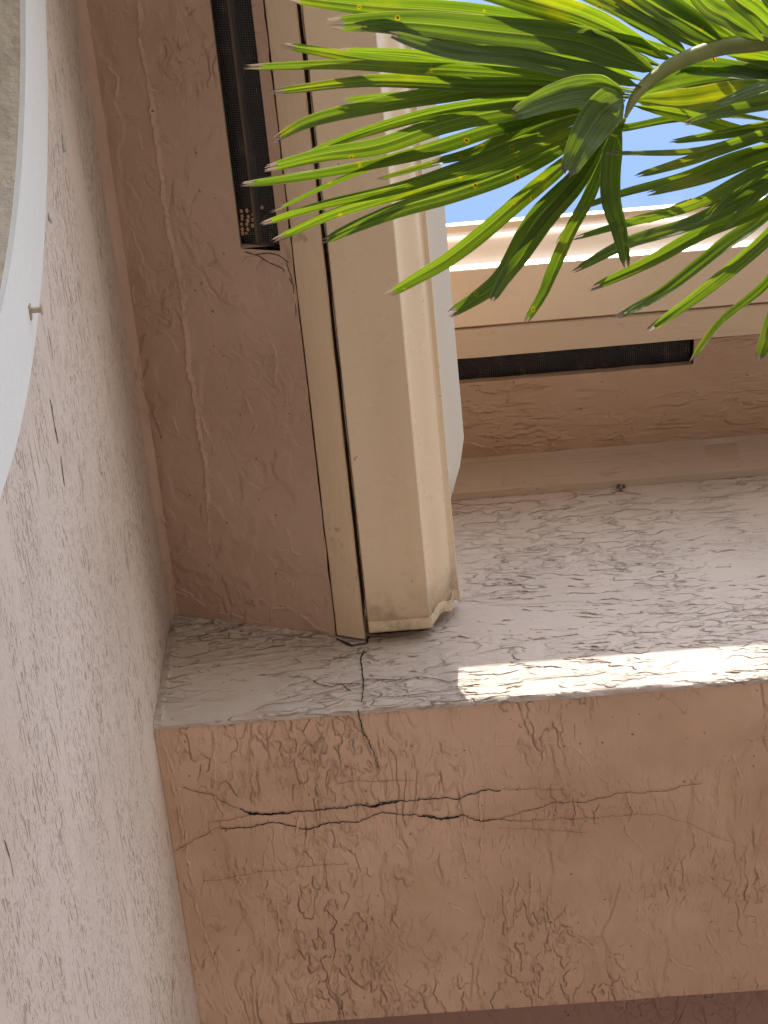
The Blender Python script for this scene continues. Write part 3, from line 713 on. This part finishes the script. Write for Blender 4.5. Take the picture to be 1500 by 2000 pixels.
# frieze board where the soffit meets the wall
bm = bmesh.new(); rz = [(Y0+.001, 3.0665), (Y0-.012, 3.068), (Y0-.0135, 3.0705), (Y0-.0125, 3.17), (Y0-.019, 3.1775-.009)]
sweep(bm, [(Y0-.0005, 3.0665), (Y0-.012, 3.0670), (Y0-.0135, 3.0700), (Y0-.0125, 3.1640), (Y0-.018, 3.1715), (Y0-.020, 3.1775)], 'x', frange(-1.2, X1, .01), jitter=.0012, jf=12, jn={1, 2, 3, 4})
obj('frieze_board', bm, M['frieze'], ue, 40)
bm = bmesh.new()
prof = [(1.2720, 3.33), (1.2720, 3.0690), (1.2740, 3.0672), (1.3130, 3.0835), (1.3275, 3.0895), (1.3280, 3.0930), (1.3280, 3.33)]
sweep(bm, prof, 'x', frange(-1.2, X1, .02), jitter=.0007, jf=14, closed=True, jn={1, 2, 3, 4})
obj('fascia_board', bm, M['fasciax'], ue, 40)
bm = bmesh.new()
sweep(bm, [(1.285, 3.26), (1.225, 3.245), (1.225, 3.268), (4.2, 3.268+2.975*TAN), (4.2, 3.20+2.975*TAN), (1.31, 3.215)], 'x', [-1.2, X1], closed=True)
obj('roof', bm, M['roof'], ue)
bm = bmesh.new(); box(bm, -1.2, X1, 1.2595, 1.2718, 3.1495, 3.1510); obj('gap_sun_stop', bm, M['guard'], ue)  # added strip, blocks sun from above the upper gutter gap
# little nest stain on the wall under the frieze
p = on_plane(1214, 953, (0, 1, 0), Y0-.004); bm = bmesh.new()
for k in range(10):
    q = p+Vector((rs.uniform(-1, 1)*.006, rs.uniform(-.002, .001), rs.uniform(-1, 1)*.008)); bmesh.ops.create_icosphere(bm, subdivisions=1, radius=rs.uniform(.001, .0026), matrix=Matrix.Translation(q))
obj('mud_nest', bm, M['batten'], ue, 60)
settle(ue)

# ------------------------------------------------------------------ palm
PS = .72
def at(x, y, t): return ray(x, y)*t*PS
def bez(pts, n):
    """Catmull-Rom through pts"""
    P = [pts[0]*2-pts[1]]+pts+[pts[-1]*2-pts[-2]]; out = []
    seg = len(pts)-1
    for i in range(n+1):
        f = i/n*seg; k = min(int(f), seg-1); u = f-k
        a, b, c, d = P[k:k+4]
        out.append(.5*((2*b)+(c-a)*u+(2*a-5*b+4*c-d)*u*u+(3*b-a-3*c+d)*u**3))
    return out
def tube(bm, pts, radii, nseg=10, flat=1.0):
    prev = None; radii = [q*PS for q in radii]
    for i, p in enumerate(pts):
        t = (pts[min(i+1, len(pts)-1)]-pts[max(i-1, 0)]).normalized(); s = t.cross(CC).normalized(); u = s.cross(t)
        ring = [bm.verts.new(p+(s*math.cos(a)+u*math.sin(a)*flat)*radii[i]) for a in [2*math.pi*k/nseg for k in range(nseg)]]
        if prev:
            for k in range(nseg): bm.faces.new((prev[k], prev[(k+1) % nseg], ring[(k+1) % nseg], ring[k]))
        else: bm.faces.new(ring)
        prev = ring
    bm.faces.new(prev)
rl_ = random.Random(21)
def blunt(f): return 1.0 if f < .95 else 1-.35*((f-.95)/.05)**2
def leaflet(parent, pts, wpx, t0, droop=.07, roll=None, fold=None, label=None, ragged=True, twist=None):
    """pts: image points base..tip; the blade hangs from the frond at depth t0 and droops towards the ground"""
    n = 34; m = 12
    ctl = []
    for i, (x, y) in enumerate(pts):
        f = i/(len(pts)-1); ctl.append(at(x, y, t0+.27*(y-150)/1000-droop*f**1.4))
    c = bez(ctl, n)
    hw = wpx/FPX*t0*PS*.5*(1.24 if wpx > 30 else 1.15)
    roll = ((rl_.uniform(.25, .95) if pts[-1][0] < 700 else rl_.uniform(-.8, .5)) if pts[-1][0] < pts[0][0]-60 else rl_.uniform(-.7, .7)) if roll is None else roll
    twist = rl_.uniform(-.5, .5) if twist is None else twist
    fold = rl_.uniform(.3, .85) if fold is None else fold
    bm = bmesh.new(); uvl = bm.loops.layers.uv.new('uv'); rows = []; ph = rl_.random()*20
    depth_tip = [rl_.uniform(-.004, .005) for _ in range(m+1)]
    for i, p in enumerate(c):
        f = i/n; t = (c[min(i+1, n)]-c[max(i-1, 0)]).normalized()
        s = t.cross(CC).normalized(); u = s.cross(t).normalized()      # s sideways in view, u away from the camera
        a = roll+twist*f; s, u = s*math.cos(a)+u*math.sin(a), u*math.cos(a)-s*math.sin(a)
        wd = (.14+.86*min(1, f/.24)**.8)*(1-.55*max(0, (f-.45)/.55)**1.5)*blunt(f)
        if f < .04: wd *= .6
        fl = fold*(1-.35*f)*(1.25 if f < .1 else 1)
        row = []
        for k in range(m+1):
            q = k/m*2-1
            off = s*q*hw*wd*math.cos(fl)-u*abs(q)*hw*wd*math.sin(fl)
            off += u*(.045*hw*wd*math.cos(q*math.pi*3.0))                     # pleats
            off += u*hw*.18*noise.noise(Vector((f*5, q*1.5, ph)))
            pp = p+off
            if ragged and i >= n-2:
                pp += t*depth_tip[k]*(1 if i == n else .35)
            row.append((bm.verts.new(pp), (q*.5+.5, f)))
        rows.append(row)
    for i, (r0, r1) in enumerate(zip(rows, rows[1:])):
        for k in range(m):
            if ragged and i >= n-2 and k in ((m//2-1, m//2) if i == n-1 else ()) : continue
            fc = bm.faces.new((r0[k][0], r0[k+1][0], r1[k+1][0], r1[k][0])); fc.smooth = True
            for lp_, q in zip(fc.loops, (r0[k], r0[k+1], r1[k+1], r1[k])): lp_[uvl].uv = q[1]
    me = bpy.data.meshes.new('leaflet'); bm.to_mesh(me); bm.free()
    o = link('leaflet', me, M['leaf'], parent)
    if label: o['label'] = label
    return o

CROWN = at(2900, -100, 2.55)
pt = root('palm_tree', (CROWN.x, CROWN.y, GZ), 'palm with sunlit green feathered fronds reaching in from the upper right', 'palm tree')
# trunk outside the picture that carries the fronds
bm = bmesh.new()
tp = [Vector((CROWN.x+.25*(1-f)**2, CROWN.y-.1*(1-f), GZ+(CROWN.z-GZ)*f)) for f in [i/24 for i in range(25)]]
prev = None
for i, p in enumerate(tp):
    r = .085-.02*i/24+(.006 if i % 2 else 0)
    ring = [bm.verts.new(p+Vector((math.cos(a), math.sin(a), 0))*r) for a in [2*math.pi*k/16 for k in range(16)]]
    if prev: [bm.faces.new((prev[k], prev[(k+1) % 16], ring[(k+1) % 16], ring[k])) for k in range(16)]
    prev = ring
obj('trunk', bm, M['bark'], pt, 60)

T1 = 2.50
# frond whose tip is in the middle of the sky
rp = [(2900, -100, 2.55), (2300, -40, 2.62), (1800, 40, 2.62), (1500, 80, 2.60), (1404, 93, 2.585), (1332, 118, 2.57), (1284, 146, 2.56), (1250, 176, 2.55), (1232, 204, 2.545), (1222, 228, 2.54)]
rc = bez([at(*p) for p in rp], 90)
bm = bmesh.new(); tube(bm, rc, [max(.0022, .013*(1-(i/90))**.55+.0006) for i in range(91)], 10, .8)
fr = obj('frond', bm, M['rachis'], pt, 60); fr['label'] = 'nearer frond with its stem arching down to a tip in front of the sky'
L1 = [
 # upper side, pointing left and up
 ([(1300, 132), (1116, 64), (924, 26), (745, 12), (567, -6)], 46, 2.60), ([(1284, 141), (1200, 106), (1116, 78), (960, 60), (800, 44), (648, 46)], 50, 2.57),
 ([(1320, 122), (1160, 40), (1020, -5), (860, -50), (700, -80)], 48, 2.61), ([(1345, 112), (1230, 45), (1120, -10), (960, -90)], 46, 2.60), ([(1380, 98), (1290, 45), (1190, -20), (1060, -120)], 44, 2.62),
 ([(1418, 90), (1330, 38), (1250, -10), (1120, -110)], 46, 2.61), ([(1455, 85), (1390, 38), (1320, -15), (1220, -130)], 44, 2.62), ([(1490, 80), (1430, 40), (1370, 0), (1290, -120)], 40, 2.60), ([(1530, 78), (1480, 30), (1420, -20), (1360, -130)], 42, 2.62),
 ([(1560, 76), (1520, 20), (1470, -50), (1420, -160)], 42, 2.60), ([(1600, 70), (1560, 0), (1530, -90), (1490, -200)], 42, 2.62), ([(1340, 114), (1270, 90), (1180, 70), (1110, 62)], 20, 2.63), ([(1450, 86), (1370, 60), (1280, 30), (1200, 10)], 24, 2.64),
 ([(1252, 170), (1180, 152), (1116, 140), (1010, 118), (900, 108), (830, 92), (768, 70)], 40, 2.54), ([(1262, 160), (1130, 120), (1000, 100), (900, 85), (800, 60), (700, 52)], 44, 2.60),
 ([(1245, 176), (1050, 140), (900, 118), (800, 102), (663, 97)], 20, 2.61), ([(1242, 180), (1060, 150), (850, 128), (747, 118), (680, 109), (557, 88)], 30, 2.58),
 ([(1240, 182), (1050, 150), (900, 138), (813, 134), (673, 126), (484, 131)], 24, 2.56), ([(1236, 186), (1060, 166), (930, 165), (773, 158), (680, 162), (535, 180)], 28, 2.53),
 ([(1232, 190), (1100, 172), (960, 180), (807, 182), (735, 186), (668, 194)], 22, 2.59), ([(1228, 192), (1080, 170), (960, 172), (860, 186), (747, 205), (613, 236), (537, 274)], 32, 2.57),
 ([(1222, 195), (1080, 200), (972, 216), (860, 240), (740, 282), (630, 300), (525, 326)], 38, 2.54), ([(1220, 198), (1080, 215), (972, 242), (860, 278), (763, 304), (613, 335), (480, 356)], 36, 2.56),
 ([(1218, 202), (1080, 222), (950, 258), (840, 285), (763, 306), (630, 362), (532, 412)], 22, 2.58), ([(1214, 210), (1100, 240), (972, 296), (860, 338), (763, 368), (630, 398), (512, 436)], 27, 2.52),
 ([(1210, 216), (1100, 262), (990, 310), (880, 352), (763, 382), (647, 418), (540, 466)], 28, 2.54), ([(1208, 222), (1110, 275), (996, 334), (890, 372), (780, 404), (690, 440), (632, 470)], 37, 2.56),
 ([(1204, 230), (1116, 305), (1020, 384), (940, 452), (876, 502), (815, 540), (760, 573)], 36, 2.55), ([(1202, 236), (1116, 355), (1044, 432), (990, 530), (948, 571), (880, 614)], 40, 2.52),
 ([(1200, 240), (1140, 350), (1068, 436), (1010, 515), (984, 550), (962, 586)], 36, 2.50), ([(1204, 244), (1164, 365), (1116, 456), (1082, 530), (1062, 575), (1028, 630)], 30, 2.49),
 ([(1212, 240), (1196, 300), (1193, 384), (1210, 450), (1224, 518)], 36, 2.45), ([(1216, 212), (1120, 225), (1020, 262), (940, 300), (850, 320)], 36, 2.60),
 ([(1230, 188), (1060, 190), (930, 205), (820, 226), (700, 262), (600, 300)], 26, 2.62), ([(1215, 205), (1090, 250), (970, 285), (850, 322), (740, 352)], 24, 2.62), ([(1245, 178), (1100, 160), (980, 150), (860, 152), (770, 140)], 26, 2.64), ([(1206, 236), (1170, 320), (1130, 410), (1090, 470)], 20, 2.58),
 # short broad end pair
 ([(1216, 190), (1180, 215), (1140, 270), (1108, 335)], 62, 2.46), ([(1220, 184), (1150, 176), (1080, 190), (1005, 222)], 50, 2.49),
 # far side, pointing right under the stem
 ([(1241, 194), (1300, 178), (1390, 158), (1500, 146), (1620, 150)], 56, 2.68), ([(1240, 196), (1330, 205), (1420, 192), (1520, 182), (1640, 190)], 52, 2.60), ([(1232, 205), (1332, 222), (1420, 245), (1500, 268), (1600, 310)], 30, 2.58),
 ([(1224, 225), (1212, 254), (1308, 238), (1420, 228), (1520, 240)], 22, 2.60), ([(1320, 138), (1400, 140), (1500, 160), (1620, 190)], 44, 2.68), ([(1420, 108), (1500, 122), (1600, 150), (1720, 210)], 44, 2.68),
 ([(1500, 95), (1600, 125), (1700, 170), (1800, 250)], 46, 2.62), ([(1600, 75), (1700, 110), (1800, 180), (1880, 280)], 46, 2.62), ([(1700, 60), (1820, 100), (1900, 180), (1980, 280)], 44, 2.62), ([(1700, 50), (1680, -30), (1640, -120), (1600, -230)], 44, 2.62), ([(1850, 30), (1830, -60), (1800, -150), (1780, -250)], 44, 2.62)]
for k, (p, w_, t_) in enumerate(L1):
    lb = None
    if k == 36: lb = 'short broad pleated leaflet hanging at the tip of the stem'
    ragged = True
    leaflet(fr, p, w_, t_, droop=.05+.03*(k % 3), fold=.3 if w_ > 49 else None, roll=.15 if w_ > 49 else None, twist=.1 if w_ > 49 else None, label=lb, ragged=ragged)
# second frond entering at the right edge, below the first
rp2 = [(2900, -100, 2.53), (2400, 60, 2.60), (2000, 120, 2.60), (1750, 180, 2.56), (1640, 260, 2.52), (1600, 330, 2.49), (1590, 400, 2.47), (1600, 480, 2.45)]
rc2 = bez([at(*p) for p in rp2], 70)
bm = bmesh.new(); tube(bm, rc2, [max(.002, .012*(1-(i/70))**.55+.0006) for i in range(71)], 10, .8)
f2 = obj('frond', bm, M['rachis'], pt, 60); f2['label'] = 'second frond reaching in from the right edge with narrow drooping leaflets'
L2 = [([(1660, 235), (1500, 262), (1346, 314), (1248, 343)], 24), ([(1670, 228), (1480, 268), (1356, 298), (1183, 301)], 19), ([(1650, 250), (1500, 300), (1380, 346), (1270, 377)], 24), ([(1670, 225), (1500, 245), (1400, 262), (1315, 275)], 22),
 ([(1640, 262), (1480, 330), (1357, 396), (1227, 432), (1127, 463)], 25), ([(1636, 268), (1490, 370), (1357, 438), (1227, 478), (1125, 528)], 31), ([(1630, 275), (1500, 400), (1370, 456), (1270, 510), (1157, 562)], 31), ([(1620, 290), (1500, 420), (1413, 484), (1305, 567), (1208, 620)], 31),
 ([(1612, 305), (1520, 430), (1457, 496), (1348, 584), (1268, 642)], 31), ([(1600, 330), (1550, 470), (1500, 558), (1413, 630), (1355, 701)], 29), ([(1594, 370), (1550, 520), (1510, 620), (1482, 701)], 40), ([(1645, 255), (1520, 310), (1440, 370), (1387, 419)], 24),
 ([(1640, 262), (1530, 340), (1460, 400), (1418, 447)], 20), ([(1650, 250), (1450, 300), (1332, 346), (1212, 379), (1126, 410)], 19), ([(1690, 210), (1560, 200), (1440, 215), (1340, 240)], 26), ([(1640, 262), (1530, 330), (1440, 380), (1340, 400), (1270, 430)], 26),
 ([(1600, 340), (1560, 450), (1530, 560), (1500, 660)], 28), ([(1592, 400), (1590, 520), (1570, 640), (1560, 740)], 30), ([(1600, 330), (1700, 400), (1760, 480), (1800, 600)], 30), ([(1600, 400), (1660, 480), (1700, 560), (1710, 700)], 30), ([(1600, 470), (1620, 560), (1630, 660), (1620, 760)], 30),
 ([(1630, 275), (1740, 340), (1840, 420), (1900, 520)], 30), ([(1700, 210), (1820, 270), (1900, 350), (1960, 450)], 30), ([(1720, 190), (1600, 160), (1500, 170), (1400, 205)], 30)]
for k, (p, w_) in enumerate(L2):
    leaflet(f2, p, w_, 2.47+.02*(k % 4), droop=.06+.02*(k % 3))
# the rest of the crown, outside the picture: fronds arching away from the building
cw = Vector((CROWN.x, CROWN.y, CROWN.z))
for az, rise in ((-.5, .30), (.25, .22), (-1.25, .35), (1.0, .32), (-2.0, .25)):
    d = Vector((math.cos(az), math.sin(az), 0)); sd = Vector((-d.y, d.x, 0)); bm = bmesh.new(); uvl = bm.loops.layers.uv.new('uv')
    pts = [cw+d*(.95*f)+Vector((0, 0, rise*math.sin(f*2.6)-.25*f*f)) for f in [k/20 for k in range(21)]]
    tube(bm, pts, [.009*(1-k/21)+.001 for k in range(21)], 6)
    for k in range(4, 21):
        for sg in (-1, 1):
            L = .30*(1-.5*abs(k-11)/10); dr = (sd*sg+d*.7+Vector((0, 0, -.25))).normalized(); wv = dr.cross(Vector((0, 0, 1))).normalized(); row0 = None
            for j in range(7):
                f = j/6; c = pts[k]+dr*L*f+Vector((0, 0, -.09*f*f)); hw = .011*(.3+.7*min(1, f*4))*(1-.8*max(0, f-.4)/.6)
                row = [bm.verts.new(c-wv*hw-Vector((0, 0, hw*.5))), bm.verts.new(c), bm.verts.new(c+wv*hw-Vector((0, 0, hw*.5)))]
                if row0:
                    for m_ in (0, 1):
                        fc = bm.faces.new((row0[m_], row0[m_+1], row[m_+1], row[m_])); fc.smooth = True
                        for lp_, u_, v_ in zip(fc.loops, (m_*.5, m_*.5+.5, m_*.5+.5, m_*.5), (f-1/6, f-1/6, f, f)): lp_[uvl].uv = (u_, v_)
                row0 = row
    me = bpy.data.meshes.new('frond'); bm.to_mesh(me); bm.free(); link('frond', me, M['leaf'], pt)
# sheathing leaf bases round the top of the trunk
bm = bmesh.new()
for k in range(9):
    a = k*.7; b0 = cw+Vector((math.cos(a)*.045, math.sin(a)*.045, -.28)); b1 = cw+Vector((math.cos(a)*.02, math.sin(a)*.02, .03))
    tube(bm, [b0, (b0+b1)/2+Vector((math.cos(a), math.sin(a), 0))*.02, b1], [.055, .045, .02], 8, .6)
obj('crown_shaft', bm, M['rachis'], pt, 60)
settle(pt)
